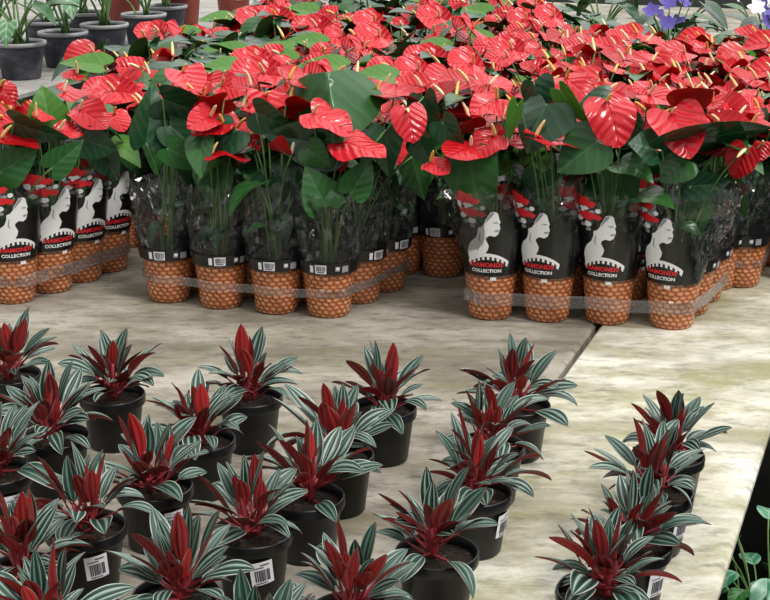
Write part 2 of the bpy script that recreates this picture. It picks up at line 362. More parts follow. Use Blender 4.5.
def add_flower(root, base, A, T, N, L, W, rng, pink=False, fold=None, droop=None, spx=True):
    b = MB(); mid = Vector((base.x + (A.x - base.x) * .25, base.y + (A.y - base.y) * .25, base.z + (A.z - base.z) * .7))
    b.tube(bez(base, mid, A - ZD * .001), [.0026, .0024, .0022, .002, .0019, .0018, .0018, .002], 5, 2)
    polar_leaf(b, A, T, N, L, W, rng.uniform(-.02, .22) if fold is None else fold, rng.uniform(-.3, .7) if droop is None else droop, rng.uniform(.03, .13), rng.uniform(0, 6), outline=SPATHE, cup=rng.uniform(-.10, .16))
    f = b.build('flower', [M['spathe_pink' if pink else 'spathe'], M['spathe_under'], M['stem']], root)
    if spx:
        T = T.normalized(); N = (N - T * N.dot(T)).normalized()
        add_spadix(f, A + N * .001 + T * .002, (N * .85 + T * rng.uniform(.1, .7) + Vector((rng.uniform(-.15, .15), 0, 0))).normalized(), rng.randrange(3))
    return f
RB, RT, ZT = .0435, .0535, .098                                    # wrapped pot: base and rim radius, height of the wicker print
def rad(z): return RB + (RT - RB) * z / ZT
def wrap(root, detail=True):
    b = MB(); b.lathe([(.001, .001), (RB - .003, .001), (RB, .005)] + [(rad(z), z) for z in (.02, .04, .06, .08, ZT)], 40, 0)
    b.build('printed_pot', M['wicker'], root)
    if detail:
        b = MB(); b.lathe([(.001, ZT + .004), (RT - .004, ZT + .004)], 24); b.build('soil', M['soil'], root)
def cyl(mb, pts, R0, zoff, facing, m=0, flip=False):
    # polygon (x across, z up, metres) laid on the tapered wall, facing is the angle of its middle
    ids = []
    for x, z in pts:
        r = rad(z) + zoff; a = facing + x / rad(z); ids.append(mb.vert((r * math.cos(a), r * math.sin(a), z), (x, z)))
    mb.face(ids, m)
def patch(mb, x0, x1, z0, z1, off, facing, m=0, n=8, rf=rad):
    g = [[mb.vert(((rf(z) + off) * math.cos(facing + x / RT), (rf(z) + off) * math.sin(facing + x / RT), z), (q / n, k)) for q, x in [(q, x0 + (x1 - x0) * q / n) for q in range(n + 1)]] for k, z in ((0, z0), (1, z1))]
    for q in range(n): mb.face((g[0][q], g[0][q + 1], g[1][q + 1], g[1][q]), m)
def text_outline(s, size):
    cu = bpy.data.curves.new('lettering', 'FONT'); cu.body = s; cu.size = size; cu.align_x = 'CENTER'; cu.resolution_u = 2; cu.offset = size * .035
    o = bpy.data.objects.new('lettering', cu); COL.link(o); bpy.context.view_layer.update()
    me = bpy.data.meshes.new_from_object(o.evaluated_get(bpy.context.evaluated_depsgraph_get()))
    vs = [tuple(v.co) for v in me.vertices]; fs = [tuple(p.vertices) for p in me.polygons]
    bpy.data.objects.remove(o); bpy.data.curves.remove(cu); bpy.data.meshes.remove(me); return vs, fs
TXT = [(text_outline('DIAMONDS', .0125), .118, 1.02, 'print_red'), (text_outline('COLLECTION', .0098), .1065, 1.0, 'print_white')]
def wall_r(z): return rad(min(z, ZT)) + max(0, z - ZT) * .13        # wall radius of the film above the pot
LADY = [(205, 155), (222, 150), (235, 160), (240, 185), (247, 208), (242, 215), (245, 228), (247, 240), (239, 270), (225, 281), (203, 276), (188, 288), (186, 298), (200, 330), (196, 350), (183, 375), (165, 392), (95, 418), (90, 370), (97, 343), (112, 318), (140, 292), (151, 262), (152, 240), (168, 232), (180, 215), (186, 195)]
def lp(x, y, s=.000385): return ((x - 192) * s, .1005 + (487 - y) * s * 1.04)
def curved(mb, poly, off, facing, m=0):
    # triangulated so that a big polygon follows the curved wall
    from mathutils.geometry import tessellate_polygon
    tris = tessellate_polygon([[Vector((x, z, 0)) for x, z in poly]])
    ids = []
    for x, z in poly:
        r = wall_r(z) + off; a = facing + x / (RT + .003); ids.append(mb.vert((r * math.cos(a), r * math.sin(a), z), (x, z)))
    for t in tris: mb.face([ids[i] for i in t], m)
def grid_poly(poly, step=.006):
    # cuts a polygon into vertical strips so the curved print stays on the wall
    xs = [p[0] for p in poly]; x0, x1 = min(xs), max(xs); n = max(1, int((x1 - x0) / step)); out = []
    def clip(pl, x, keep_right):
        r = []
        for i in range(len(pl)):
            a, b_ = pl[i], pl[(i + 1) % len(pl)]; ia = (a[0] >= x) == keep_right or a[0] == x; ib = (b_[0] >= x) == keep_right or b_[0] == x
            if ia: r.append(a)
            if ia != ib and abs(b_[0] - a[0]) > 1e-9:
                t = (x - a[0]) / (b_[0] - a[0]); r.append((x, a[1] + (b_[1] - a[1]) * t))
        return r
    for i in range(n):
        q = clip(clip(poly, x0 + (x1 - x0) * i / n, True), x0 + (x1 - x0) * (i + 1) / n, False)
        if len(q) >= 3: out.append(q)
    return out
PRN = {}
def print_meshes():
    rng = random.Random(4); F = 0
    b = MB(); rows = []                                            # black band and the dark panel behind the figure
    n = 26
    for k, (z, s) in enumerate([(.098, 0), (.118, 0), (.14, .25), (.165, .35), (.19, .5), (.215, .75), (.238, 1)]):
        half = .075 - .020 * s
        rows.append([b.vert(((wall_r(z) + .0022) * math.cos(x / RT), (wall_r(z) + .0022) * math.sin(x / RT), z + (.006 * math.sin(x * 90) if k > 1 else 0)), (x, s)) for x in [-half + 2 * half * j / n for j in range(n + 1)]])
    for k in range(len(rows) - 1):
        for j in range(n): b.face((rows[k][j], rows[k][j + 1], rows[k + 1][j + 1], rows[k + 1][j]))
    PRN['panel'] = b.mesh('dark_panel', M['panel'])
    b = MB()
    for q in grid_poly([lp(*p) for p in LADY]): curved(b, q, .0032, F)
    # the fan under the bust: arc with dark slots left between white teeth
    def arc(t): x = 90 + 210 * t; return x, 425 - 54 * math.sin(math.pi * (t * .94 + .03)) ** .8
    N = 24
    for i in range(N):
        p, q = arc(i / N), arc((i + 1) / N); curved(b, [lp(p[0], p[1]), lp(q[0], q[1]), lp(q[0], q[1] + 17), lp(p[0], p[1] + 17)][::-1], .0032, F)
    for i in range(9):
        x, y = arc((i + .35) / 9); x2, y2 = arc((i + .85) / 9); curved(b, [lp(x, y + 15), lp(x2, y2 + 15), lp(x2, y2 + 33), lp(x, y + 33)][::-1], .0032, F)
    for poly in ([(212, 208), (230, 204), (240, 208), (228, 212)], [(222, 249), (236, 244), (246, 246), (236, 256), (226, 255)], [(160, 262), (164, 262), (160, 300), (170, 318), (154, 300)], [(205, 158), (222, 152), (214, 172), (196, 196), (184, 214), (190, 190)]):
        curved(b, [lp(*p) for p in poly], .0037, F, 1)
    PRN['lady'] = b.mesh('lady_figure', [M['print_white'], M['print_grey']])
    b = MB()                                                       # the red flowers in her hair, white petals and grey curls
    def blob(cx, cy, rx, ry, m, off, nn=18, j=.24):
        poly = [lp(cx + rx * math.cos(2 * math.pi * i / nn) * (1 + rng.uniform(-j, j)), cy + ry * math.sin(2 * math.pi * i / nn) * (1 + rng.uniform(-j, j))) for i in range(nn)]
        for q in grid_poly(poly[::-1], .004): curved(b, q, off, F, m)
    for c in ((45, 88, 26, 22, 0), (78, 82, 28, 22, 0), (112, 88, 30, 20, 0), (140, 104, 22, 18, 0), (50, 108, 30, 16, 0), (92, 106, 34, 16, 0), (75, 160, 24, 17, 0), (105, 152, 28, 16, 0), (138, 160, 28, 17, 0), (168, 166, 20, 15, 0), (120, 172, 30, 13, 0)): blob(*c, .0030)
    for c in ((58, 132, 17, 15, 1), (80, 185, 18, 14, 1), (125, 206, 19, 14, 1), (172, 134, 12, 11, 1), (110, 128, 26, 9, 1), (128, 232, 14, 10, 2), (98, 212, 14, 10, 2), (75, 150, 12, 9, 2), (150, 140, 14, 8, 2), (100, 140, 9, 7, 1)): blob(*c, .0036)
    PRN['hair'] = b.mesh('red_flower_headdress', [M['print_red'], M['print_white'], M['print_grey']])
    for i, ((vs, fs), z, s, mt) in enumerate(TXT):
        b = MB()
        for x, y, _ in vs:
            r = wall_r(z + y) + .0034; a = (x - .002) / (RT + .003); b.vert((r * math.cos(a), r * math.sin(a), z + y))
        for f in fs: b.face(f)
        PRN['text%d' % i] = b.mesh('lettering', M[mt])
    b = MB(); patch(b, -.03, .03, .088, .0965, .0012, 0); b = MB(); patch(b, .006, .018, .0885, .0955, .0012, 0); PRN['spot'] = b.mesh('white_print_mark', M['print_white'])
    # barcode side
    b = MB(); b.lathe([(wall_r(z) + .0066, z) for z in (.097, .105, .114, .122)], 40); PRN['band'] = b.mesh('black_band', M['print_black'])
    b = MB(); b.lathe([(wall_r(z) + .0016, z) for z in (.097, .105, .114, .122)], 40); PRN['band_low'] = b.mesh('black_band', M['print_black'])
    b = MB(); patch(b, -.026, -.006, .100, .1185, .0080, 0, rf=wall_r); PRN['bar'] = b.mesh('barcode_label', M['paper'])
    b = MB(); x = -.0235
    while x < -.009:
        wd = rng.choice((.0004, .0008, .0012)); patch(b, x, x + wd, .1055, .1165, .0085, 0, n=1, rf=wall_r); x += wd + rng.choice((.0005, .0008, .001))
    patch(b, -.0225, -.0095, .1025, .1042, .0085, 0, rf=wall_r); PRN['ink'] = b.mesh('barcode', M['print_ink'])
    b = MB(); patch(b, -.036, -.0295, .1015, .1165, .008, 0, 0, rf=wall_r); patch(b, .022, .034, .1015, .1155, .008, 0, 1, rf=wall_r); patch(b, .0095, .0175, .105, .115, .008, 0, 1, rf=wall_r); patch(b, .011, .0165, .108, .1135, .0085, 0, 0, rf=wall_r)
    PRN['marks'] = b.mesh('printed_marks', [M['print_white'], M['print_grey']])
print_meshes()
def prints(root, side, facing):
    if side == 'lady':
        names = [('dark_panel', 'panel'), ('lady_figure', 'lady'), ('red_flower_headdress', 'hair'), ('lettering', 'text0'), ('lettering', 'text1'), ('printed_mark', 'spot')]
        ch = obj('black_band', PRN['band_low'], root)
    else:
        ch = None; names = [('black_band', 'band'), ('barcode_label', 'bar'), ('printed_marks', 'marks')]
    for nm, k in names:
        o = obj(nm, PRN[k], root); o.rotation_euler = (0, 0, facing)
        if k == 'bar': obj('barcode', PRN['ink'], o)
    return ch
def sleeve(root, top, rtop, rng, lim, lean=(0, 0), pf=None):
    # clear film bag: crinkled cone open at the top; lim = how far it may bulge along -V, +V, -U, +U before it meets a neighbour
    b = MB(); n, k = 34, 11; rows = []; ph = [rng.uniform(0, 6.3) for _ in range(5)]
    for i in range(k + 1):
        t = i / k; z = .092 + (top - .092) * t; r0 = wall_r(z) + .0012 + .0033 * min(1, (z - .092) / .03) if z < ZT + .03 else wall_r(z) + .0045 + (rtop - wall_r(top) - .0045) * ((z - ZT - .03) / (top - ZT - .03)) ** 1.2
        am = .0 if z < .115 else min(1, (z - .115) / .06)
        row = []
        for j in range(n):
            a = 2 * math.pi * j / n
            r = r0 * (1 + am * (.05 * math.sin(3 * a + ph[0] + 2 * t) + .035 * math.sin(7 * a + ph[1] - 9 * t) + .02 * math.sin(13 * a + ph[2] + 14 * t))) + am * rng.uniform(-.0065, .0085)
            if pf is not None and z < .27:                         # stiffer where it carries the printed figure
                da = abs((a - YAW - pf + math.pi) % (2 * math.pi) - math.pi); k_ = max(0, min(1, (1.45 - da) / .35)) * max(0, min(1, (.262 - z) / .03))
                r = r * (1 - k_) + (wall_r(z) + .0012) * k_
            p = VD * (r * math.cos(a)) + UD * (r * math.sin(a)); pv, pu = p.dot(VD), p.dot(UD)
            pv = max(-lim[0], min(lim[1], pv)); pu = max(-lim[2], min(lim[3], pu))
            p = VD * pv + UD * pu
            row.append(b.vert((p.x + lean[0] * am * t, p.y + lean[1] * am * t, z + (am * rng.uniform(-.004, .004) if i < k else rng.uniform(-.012, .012) + .012 * math.sin(2 * a + ph[3]))), (j / n, t)))
        rows.append(row)
    for i in range(k):
        for j in range(n): b.face((rows[i][j], rows[i][(j + 1) % n], rows[i + 1][(j + 1) % n], rows[i + 1][j]))
    return b.build('clear_sleeve', M['film'], root, smooth=False)
FACE_CAM = -math.pi / 2
def rand_leaf(root, rng, zlo=.20, zhi=.37, rmax=.085, mats=('leaf_d', 'leaf_d', 'leaf_d', 'leaf_m', 'leaf_m', 'leaf_l'), sz=1.0, base=None):
    ph = rng.uniform(0, 6.283); r = rng.uniform(.02, rmax); z = rng.uniform(zlo, zhi); A = Vector((r * math.cos(ph), r * math.sin(ph), z))
    out = Vector((math.cos(ph + rng.uniform(-.6, .6)), math.sin(ph + rng.uniform(-.6, .6)), 0)); el = rng.uniform(-.9, .45)
    T = out * math.cos(el) + ZD * math.sin(el); N = ZD * math.cos(el) - out * math.sin(el) + Vector((rng.uniform(-.4, .4), rng.uniform(-.5, .2), 0))
    L = rng.uniform(.085, .125) * sz
    add_leaf(root, base or Vector((rng.uniform(-.012, .012), rng.uniform(-.012, .012), .1)), A, T, N, L, L * rng.uniform(.66, .82), rng.choice(mats), rng)
def rand_flower(root, rng, zlo=.35, zhi=.455, rmax=.085, base=None, sz=1.0):
    ph = rng.uniform(0, 6.283); r = rmax * math.sqrt(rng.random()); A = Vector((r * math.cos(ph), r * math.sin(ph), rng.uniform(zlo, zhi)))
    tl = rng.uniform(.15, 1.0); N = Vector((rng.gauss(0, .35), -math.sin(tl), math.cos(tl)))
    if rng.random() < .16: N = Vector((rng.gauss(0, .6), rng.uniform(.2, .7), rng.uniform(.4, .9)))
    q = rng.uniform(0, 6.283); T = Vector((math.cos(q), math.sin(q), 0)); L = rng.uniform(.046, .080) * sz
    add_flower(root, base or Vector((rng.uniform(-.012, .012), rng.uniform(-.012, .012), .1)), A, T, N, L, L * rng.uniform(.9, 1.1), rng, rng.random() < .35, droop=rng.uniform(-.7, .9))
HAND = {}
def camdir(P): return (CAMP - P).normalized()
def hand_leaf(key, ax, ay, bx, by, wpx, mat='leaf_d', roll=0, da=0., db=0., fold=.15, droop=.3): HAND.setdefault(key, []).append(('L', ax, ay, bx, by, wpx, mat, roll, da, db, fold, droop))
def hand_flower(key, cx, cy, wpx, hpx, roll=0, pink=False, dy=0., tilt=0., spx=True, fold=.1, droop=.3, under=False): HAND.setdefault(key, []).append(('F', cx, cy, wpx, hpx, roll, pink, dy, tilt, spx, fold, droop, under))
def put_hand(root, key, rng):
    o = root.location
    for h in HAND.get(key, []):
        base = Vector((rng.uniform(-.012, .012), rng.uniform(-.012, .012), .1))
        if h[0] == 'L':
            _, ax, ay, bx, by, wpx, mat, roll, da, db, fold, droop = h
            A = at(ax, ay, o.y + da); Bp = at(bx, by, o.y + db); T = (Bp - A); L = T.length; T.normalize()
            n = camdir(A); n = (n - T * n.dot(T)).normalized(); n = Matrix.Rotation(math.radians(roll), 3, T) @ n
            W = wpx * (A - CAMP).length / FPX / max(.35, math.cos(math.radians(roll)))
            add_leaf(root, base, A - o, T, n, L * (1 + .04 * droop), W, mat, rng, fold, droop)
        else:
            _, cx, cy, wpx, hpx, roll, pink, dy, tilt, spx, fold, droop, under = h
            C = at(cx, cy, o.y + dy); L = .93 * wpx * (C - CAMP).length / FPX; e = math.asin(min(1, hpx / wpx)); c = camdir(C)
            upv = (ZD - c * c.z).normalized(); n = c * math.sin(e) + upv * math.cos(e)
            if under: n = -c * math.sin(e) + upv * math.cos(e)
            side = Vector((0, 0, 1)).cross(c).normalized() * -1; n = (n + side * tilt).normalized()
            down = (-upv + n * upv.dot(n)).normalized() if abs(upv.dot(n)) < .98 else (c - n * c.dot(n)).normalized()
            T = Matrix.Rotation(math.radians(roll), 3, n) @ down
            add_flower(root, base, C - T * (L * .36) - o, T, n, L, L * .98, rng, pink, fold, droop, spx)
# front row blades and blooms, read off the photo; each grows from its own pot
hand_leaf('M0', 146, 143, 157, 84, 44, 'leaf_d', 30, -.03, .0, .35, .3)
hand_leaf('M0', 163, 99, 214, 121, 40, 'leaf_d', 35, -.02, .0, .2, .4)
hand_leaf('M0', 168, 148, 206, 171, 30, 'leaf_m', 10, -.05, -.05, .1, .3)
hand_leaf('M0', 170, 126, 210, 158, 40, 'leaf_d', -20, -.01, .0, .2, .3)
hand_flower('M0', 188, 78, 44, 20, 20, True, .08)
hand_flower('M1', 208, 104, 50, 24, 60, False, .02, .1, False, .05, .8, True)
hand_flower('M1', 212, 126, 42, 20, -70, False, -.03, -.1)
hand_flower('M1', 226, 154, 46, 13, 95, False, -.05)
hand_leaf('M1', 212, 165, 222, 215, 40, 'leaf_m', 15, .0, -.02, .2, .3)
hand_leaf('M1', 236, 130, 208, 158, 40, 'leaf_d', 20, -.02, -.04, .2, .3)
hand_flower('M2', 268, 106, 46, 34, 0, True, .02, -.2)
hand_flower('M2', 253, 140, 22, 18, 30, False, .02)
hand_flower('M2', 298, 106, 44, 18, -80, False, .02, .2, False, .0, .4, True)
hand_leaf('M2', 256, 112, 290, 130, 34, 'leaf_d', 35, -.01, -.03, .2, .3)
hand_leaf('M2', 334, 144, 263, 137, 54, 'leaf_d', -15, -.04, -.05, .3, .25)
hand_leaf('M2', 268, 180, 262, 225, 34, 'leaf_d', 10, .0, .0, .2, .3)
hand_leaf('M3', 327, 72, 338, 140, 104, 'leaf_m', 0, .03, -.06, -1.0, .15)
hand_leaf('M3', 308, 148, 330, 168, 30, 'leaf_m', 10, -.03, -.04, .15, .3)
hand_leaf('M3', 326, 206, 306, 166, 42, 'leaf_m', 5, -.055, -.055, .15, .3)
hand_leaf('M3', 352, 192, 372, 158, 34, 'leaf_m', 8, -.05, -.045, .15, .3)
hand_leaf('M3', 386, 130, 386, 178, 36, 'leaf_d', 15, .0, -.01, .25, .3)
hand_flower('M3', 328, 119, 52, 32, 55, True, -.05, -.12)
hand_flower('M3', 359, 145, 56, 25, 70, True, -.05, .1)
hand_flower('M3', 410, 121, 40, 37, 10, True, -.02, -.1)
hand_flower('M3', 298, 77, 46, 20, 110, False, .1, -.3)
hand_leaf('M4', 412, 157, 424, 202, 34, 'leaf_m', 5, -.02, -.03, -.3, .3)
hand_flower('M4', 395, 94, 58, 17, 85, False, .02, -.1)
hand_leaf('M4', 424, 97, 434, 140, 30, 'leaf_d', 40, .0, -.02, .25, .4)
hand_leaf('R0', 442, 122, 462, 152, 30, 'leaf_d', 30, -.01, -.03, .2, .3)
hand_leaf('R0', 468, 158, 484, 222, 56, 'leaf_m', 5, -.03, -.04, .12, .3)
hand_leaf('R0', 420, 140, 430, 168, 28, 'leaf_d', 40, .0, -.02, .2, .4)
hand_flower('R0', 437, 165, 30, 17, 60, True, -.06, .2)
hand_flower('R0', 488, 142, 38, 26, -40, False, -.03, -.1)
hand_flower('R0', 488, 103, 40, 24, -60, True, .02, -.2)
hand_flower('R0', 464, 125, 40, 18, 120, False, .03, .1, False, .0, .5, True)
hand_leaf('R1', 546, 104, 520, 150, 54, 'leaf_d', 38, -.02, -.05, -.25, .4)
hand_leaf('R1', 517, 104, 506, 142, 16, 'leaf_l', 20, -.02, -.02, .2, .3)
hand_leaf('R1', 534, 82, 538, 118, 34, 'leaf_d', 40, .03, .0, -.2, .4)
hand_flower('R1', 552, 139, 52, 17, 80, True, -.05)
hand_flower('R1', 538, 131, 24, 14, 60, False, -.03, .2, False)
hand_leaf('R1', 540, 175, 530, 225, 34, 'leaf_d', 10, .0, .0, .2, .3)
hand_leaf('R2', 596, 142, 556, 172, 54, 'leaf_m', 10, -.05, -.05, .08, .2)
hand_leaf('R2', 560, 90, 587, 126, 20, 'leaf_l', 35, -.01, -.03, .2, .2)
hand_leaf('R2', 609, 96, 572, 110, 22, 'leaf_d', 35, .0, -.02, .2, .3)
hand_leaf('R2', 626, 118, 634, 154, 32, 'leaf_d', 15, -.03, -.04, .2, .3)
hand_leaf('R2', 622, 175, 612, 225, 40, 'leaf_m', 10, -.01, -.02, .2, .3)
hand_flower('R2', 612, 117, 56, 50, 15, True, -.05, -.15)
hand_flower('R2', 575, 85, 44, 26, 40, False, .04)
hand_leaf('R3', 662, 150, 768, 116, 36, 'leaf_d', 62, -.05, .02, .1, -.2)
hand_leaf('R3', 655, 150, 630, 140, 34, 'leaf_d', 55, -.06, -.06, .1, .3)
hand_leaf('R3', 684, 160, 660, 182, 40, 'leaf_m', 8, -.04, -.05, .1, .2)
hand_leaf('R3', 690, 186, 735, 184, 30, 'leaf_d', 20, -.03, -.01, .15, .3)
hand_leaf('R3', 700, 204, 694, 242, 26, 'leaf_m', 8, .0, -.01, .15, .3)
hand_flower('R3', 679, 128, 62, 46, 20, True, -.04, -.05)
hand_flower('R3', 741, 160, 36, 36, -20, False, -.03, .25)
hand_flower('R3', 690, 95, 50, 32, 170, False, .03, .1, False, .0, .5, True)
hand_flower('R3', 762, 150, 20, 18, 0, False, .1)
hand_leaf('L0', 0, 172, 37, 150, 40, 'leaf_m', 8, -.05, -.05, .15, .2)
hand_leaf('L0', 52, 168, 83, 142, 30, 'leaf_m', 5, -.04, -.03, .15, .2)
hand_leaf('L0', 14, 122, 68, 143, 26, 'leaf_d', 48, -.03, -.03, .2, .2)
hand_flower('L0', 15, 140, 44, 17, 70, False, -.04)
hand_flower('L0', 2, 124, 26, 18, 0, True, .0)
hand_leaf('L1', 50, 126, 42, 84, 42, 'leaf_l', 5, -.02, .0, .15, .2)
hand_leaf('L1', 84, 140, 118, 152, 34, 'leaf_d', 15, -.01, .0, .2, .3)
hand_flower('L1', 68, 131, 28, 18, 90, True, -.03)
hand_flower('L1', 90, 115, 40, 28, 50, False, .0, .1)
hand_flower('L1', 43, 117, 22, 10, 90, True, -.04)
hand_flower('L2', 118, 119, 30, 18, 20, False, -.02)
hand_flower('L2', 78, 92, 42, 14, 90, False, .03)
hand_flower('L2', 6, 92, 26, 22, 30, False, .0)
hand_leaf('L2', 100, 150, 118, 182, 32, 'leaf_d', 10, .0, .0, .2, .2)
def anthurium(key, u, v, label, group, side, facing, nl, nf, top=.27, rtop=.066, lim=(.058, .058, .1, .056), seed=0, lean=(0, 0), film_=True):
    rng = random.Random(hash_(key) + seed); r = thing('potted_anthurium', B(u, v, 0), label, 'potted plant', group)
    wrap(r)
    sl = sleeve(r, top, rtop, rng, lim, lean, facing if side == 'lady' else None) if film_ else r
    prints(sl, side, facing)
    put_hand(r, key, rng)
    for _ in range(nl): rand_leaf(r, rng, .25, .36, .05)
    for _ in range(nf): rand_flower(r, rng, .33, .43 if key[0] != 'L' else .37, .07, sz=1.1)
    for _ in range(3): rand_leaf(r, rng, .15, .21, .02, ('leaf_d', 'leaf_m', 'leaf_m'), .5)   # small blades low inside the bag
    return r
def hash_(s): return sum((i + 3) * ord(c) * 31 for i, c in enumerate(s))
def face_to(u, v, extra=0):
    p = B(u, v); return math.atan2(-p.y, -p.x) + math.radians(extra)
# right block, ladies to the front
GR, GM, GL = 'anthuriums strapped in the right block', 'anthuriums strapped in the middle block', 'anthuriums strapped in the left block'
Rf = [(2.835, -.802), (2.860, -.688), (2.885, -.569), (2.900, -.442)]
nm = ['leftmost of the four front pots in the right block', 'second from left among the right block\'s four front pots', 'third from left among the right block\'s four front pots', 'right front corner of the right block by the bench edge']
ex = [-8, -22, -14, -26]; rt = [.090, .075, .080, .098]
lims = [(.115, .057, .09, .056), (.057, .060, .07, .056), (.060, .064, .07, .056), (.062, .15, .08, .08)]
for i, (u, v) in enumerate(Rf):
    anthurium('R%d' % i, u, v, 'red anthurium in lady-print sleeve, ' + nm[i], GR, 'lady', face_to(u, v, ex[i]), 2 if i < 3 else 0, 1, .285, rt[i], lims[i], lean=((-.02, 0), (0, 0), (0, 0), (.035, 0))[i])
for k in (1, 2, 3):
    for i, (u, v) in enumerate(Rf):
        uu, vv = u + .102 * k, v + (.013 * k if i == 3 else 0.006 * k)
        anthurium('Rb%d%d' % (k, i), uu, vv, 'red anthurium in the %s row back of the right block, %s from its left' % (ORD[k], ORD[i]), GR, 'lady' if i < 3 else 'bar', face_to(uu, vv, 40), 4, 4, .28, .07, (.056, .12 if i == 3 else .056, .05, .05), film_=(i in (0, 3)))
# middle block, barcodes to the front
Mf = [(2.716, -1.476), (2.714, -1.353), (2.720, -1.229), (2.735, -1.118)]
nm = ['left front corner of the middle block', 'second from left among the middle block\'s front pots', 'third from left among the middle block\'s front pots', 'right front corner of the middle block']
ex = [0, 16, 4, 2]
for i, (u, v) in enumerate(Mf):
    anthurium('M%d' % i, u, v, 'red anthurium in clear barcode sleeve, ' + nm[i], GM, 'bar', face_to(u, v, ex[i]), 3 if i else 1, 1, (.26, .262, .27, .275)[i], (.069, .066, .066, .074)[i], (.09 if i == 0 else .059, .08 if i == 3 else .059, .09, .05))
for k in (1, 2):
    for i, (u, v) in enumerate(Mf):
        uu, vv = u + .1 * k + (.012 if i == 3 else 0), v + .022 * k
        key = 'M4' if (k, i) == (1, 3) else 'Mb%d%d' % (k, i)
        anthurium(key, uu, vv, 'red anthurium in the %s row back of the middle block, %s from its left' % (ORD[k], ORD[i]), GM, 'bar', face_to(uu, vv, 60), 4, 4 if key != 'M4' else 2, .27, .068, (.055, .075 if i == 3 else .055, .05, .05), film_=(i in (0, 3)))
# left block, ladies turned to the right
Lc = [(2.596, -1.782), (2.690, -1.750), (2.785, -1.732), (2.875, -1.717)]
nm = ['frontmost pot at the photo\'s left edge', 'second pot back along the left block\'s strap', 'third pot back along the left block\'s strap', 'rearmost pot along the left block\'s strap']
ex = [12, 24, 30, 32]
for i, (u, v) in enumerate(Lc):
    anthurium('L%d' % i, u, v, 'red anthurium in lady-print sleeve, ' + nm[i], GL, 'lady', face_to(u, v, ex[i]), 2, 1, .25, .070, (.058, .075, .06, .05))
for i, (u, v) in enumerate(Lc):
    anthurium('Lb%d' % i, u + .02, v - .118, 'red anthurium at the left edge, left column of the left block, %s from the front' % ORD[i], GL, 'bar', face_to(u, v), 4, 4, film_=False)
# single visible pot of the far right block, then everything behind the three front blocks
anthurium('F0', 3.245, -.352, 'red anthurium with barcode band beyond the right block, by the bench edge', 'anthuriums in the far right block', 'bar', face_to(3.245, -.352, 4), 4, 4, .27, .075, (.056, .09, .07, .05))
for i, (u, v) in enumerate([(3.099, -.989), (3.085, -1.085), (3.08, -1.20), (3.075, -1.66), (3.08, -1.54)]):
    anthurium('N%d' % i, u, v, 'red anthurium in the shaded gap, ' + ['just left of the right block', 'just right of the middle block', 'behind the middle block\'s right end', 'between the left and middle blocks', 'behind the middle block\'s left end'][i], 'anthuriums in the shaded second line', 'bar', face_to(u, v), 4, 4, .27, .066, (.05, .05, .05, .05), film_=(i != 2))
protos = []
for k in range(10):
    rng = random.Random(900 + k); r = thing('potted_anthurium', (0, 0, 0), '', 'potted plant'); wrap(r, False)
    bd = obj('black_band', PRN['band'], r)
    for _ in range(8 if k < 5 else 6): rand_leaf(r, rng, .25, .415 if k < 5 else .395, .085, sz=1.15)
    for _ in range(5 if k < 5 else 6): rand_flower(r, rng, .28, .435, .09, sz=1.1)
    protos.append(r)
cnt = 0; rng = random.Random(77)
deep = []
rows_ = []
u = 3.20; vmin = lambda u: -2.0 if u < 3.5 else -2.14
while u < 5.0:
    row = []; v = -2.14 + (.06 if len(rows_) % 2 else 0)
    while v < -.02:
        ok = True
        if u < 3.30 and v > -.94: ok = False
        if v < vmin(u): ok = False
        if u > 4.45 and v > -1.15: ok = False
        if ok and v + (u - 3.2) * .0 < -.20: row.append((u, v))
        v += .132
    rows_.append(row); u += .128
extra = [(2.98, -1.84), (2.98, -1.96), (3.08, -1.79), (3.08, -1.92), (3.09, -1.42), (3.09, -1.31), (3.37, -.36)]
for ri, row in enumerate(rows_):
    for ci, (u, v) in enumerate(row): deep.append((u, v, 'red anthurium behind the strapped blocks, %s row back, %s from its left' % (ORD[ri], ORD[ci])))
for i, (u, v) in enumerate(extra):
    deep.append((u, v, 'red anthurium ' + ['behind the left block\'s right column', 'behind the left block\'s left column', 'in the dark behind the left block, nearer the middle block', 'in the dark behind the left block, nearer the edge', 'behind the middle block, second from left', 'behind the middle block, third from left', 'behind the far right block\'s front pot'][i]))
for i, (u, v, lab) in enumerate(deep):
    r = protos[i] if i < len(protos) else copy_tree(protos[rng.randrange(5) + (5 if v > -1.05 else 0)])
    r.location = B(u + rng.uniform(-.015, .015), v + rng.uniform(-.015, .015)); r.rotation_euler = (0, 0, rng.uniform(-.7, .7))
    s = rng.uniform(.92, 1.04) * (.90 if u < 3.12 and v < -1.7 else 1); r.scale = (s, s, s); r['label'] = lab; r['group'] = 'anthuriums massed behind the strapped blocks'
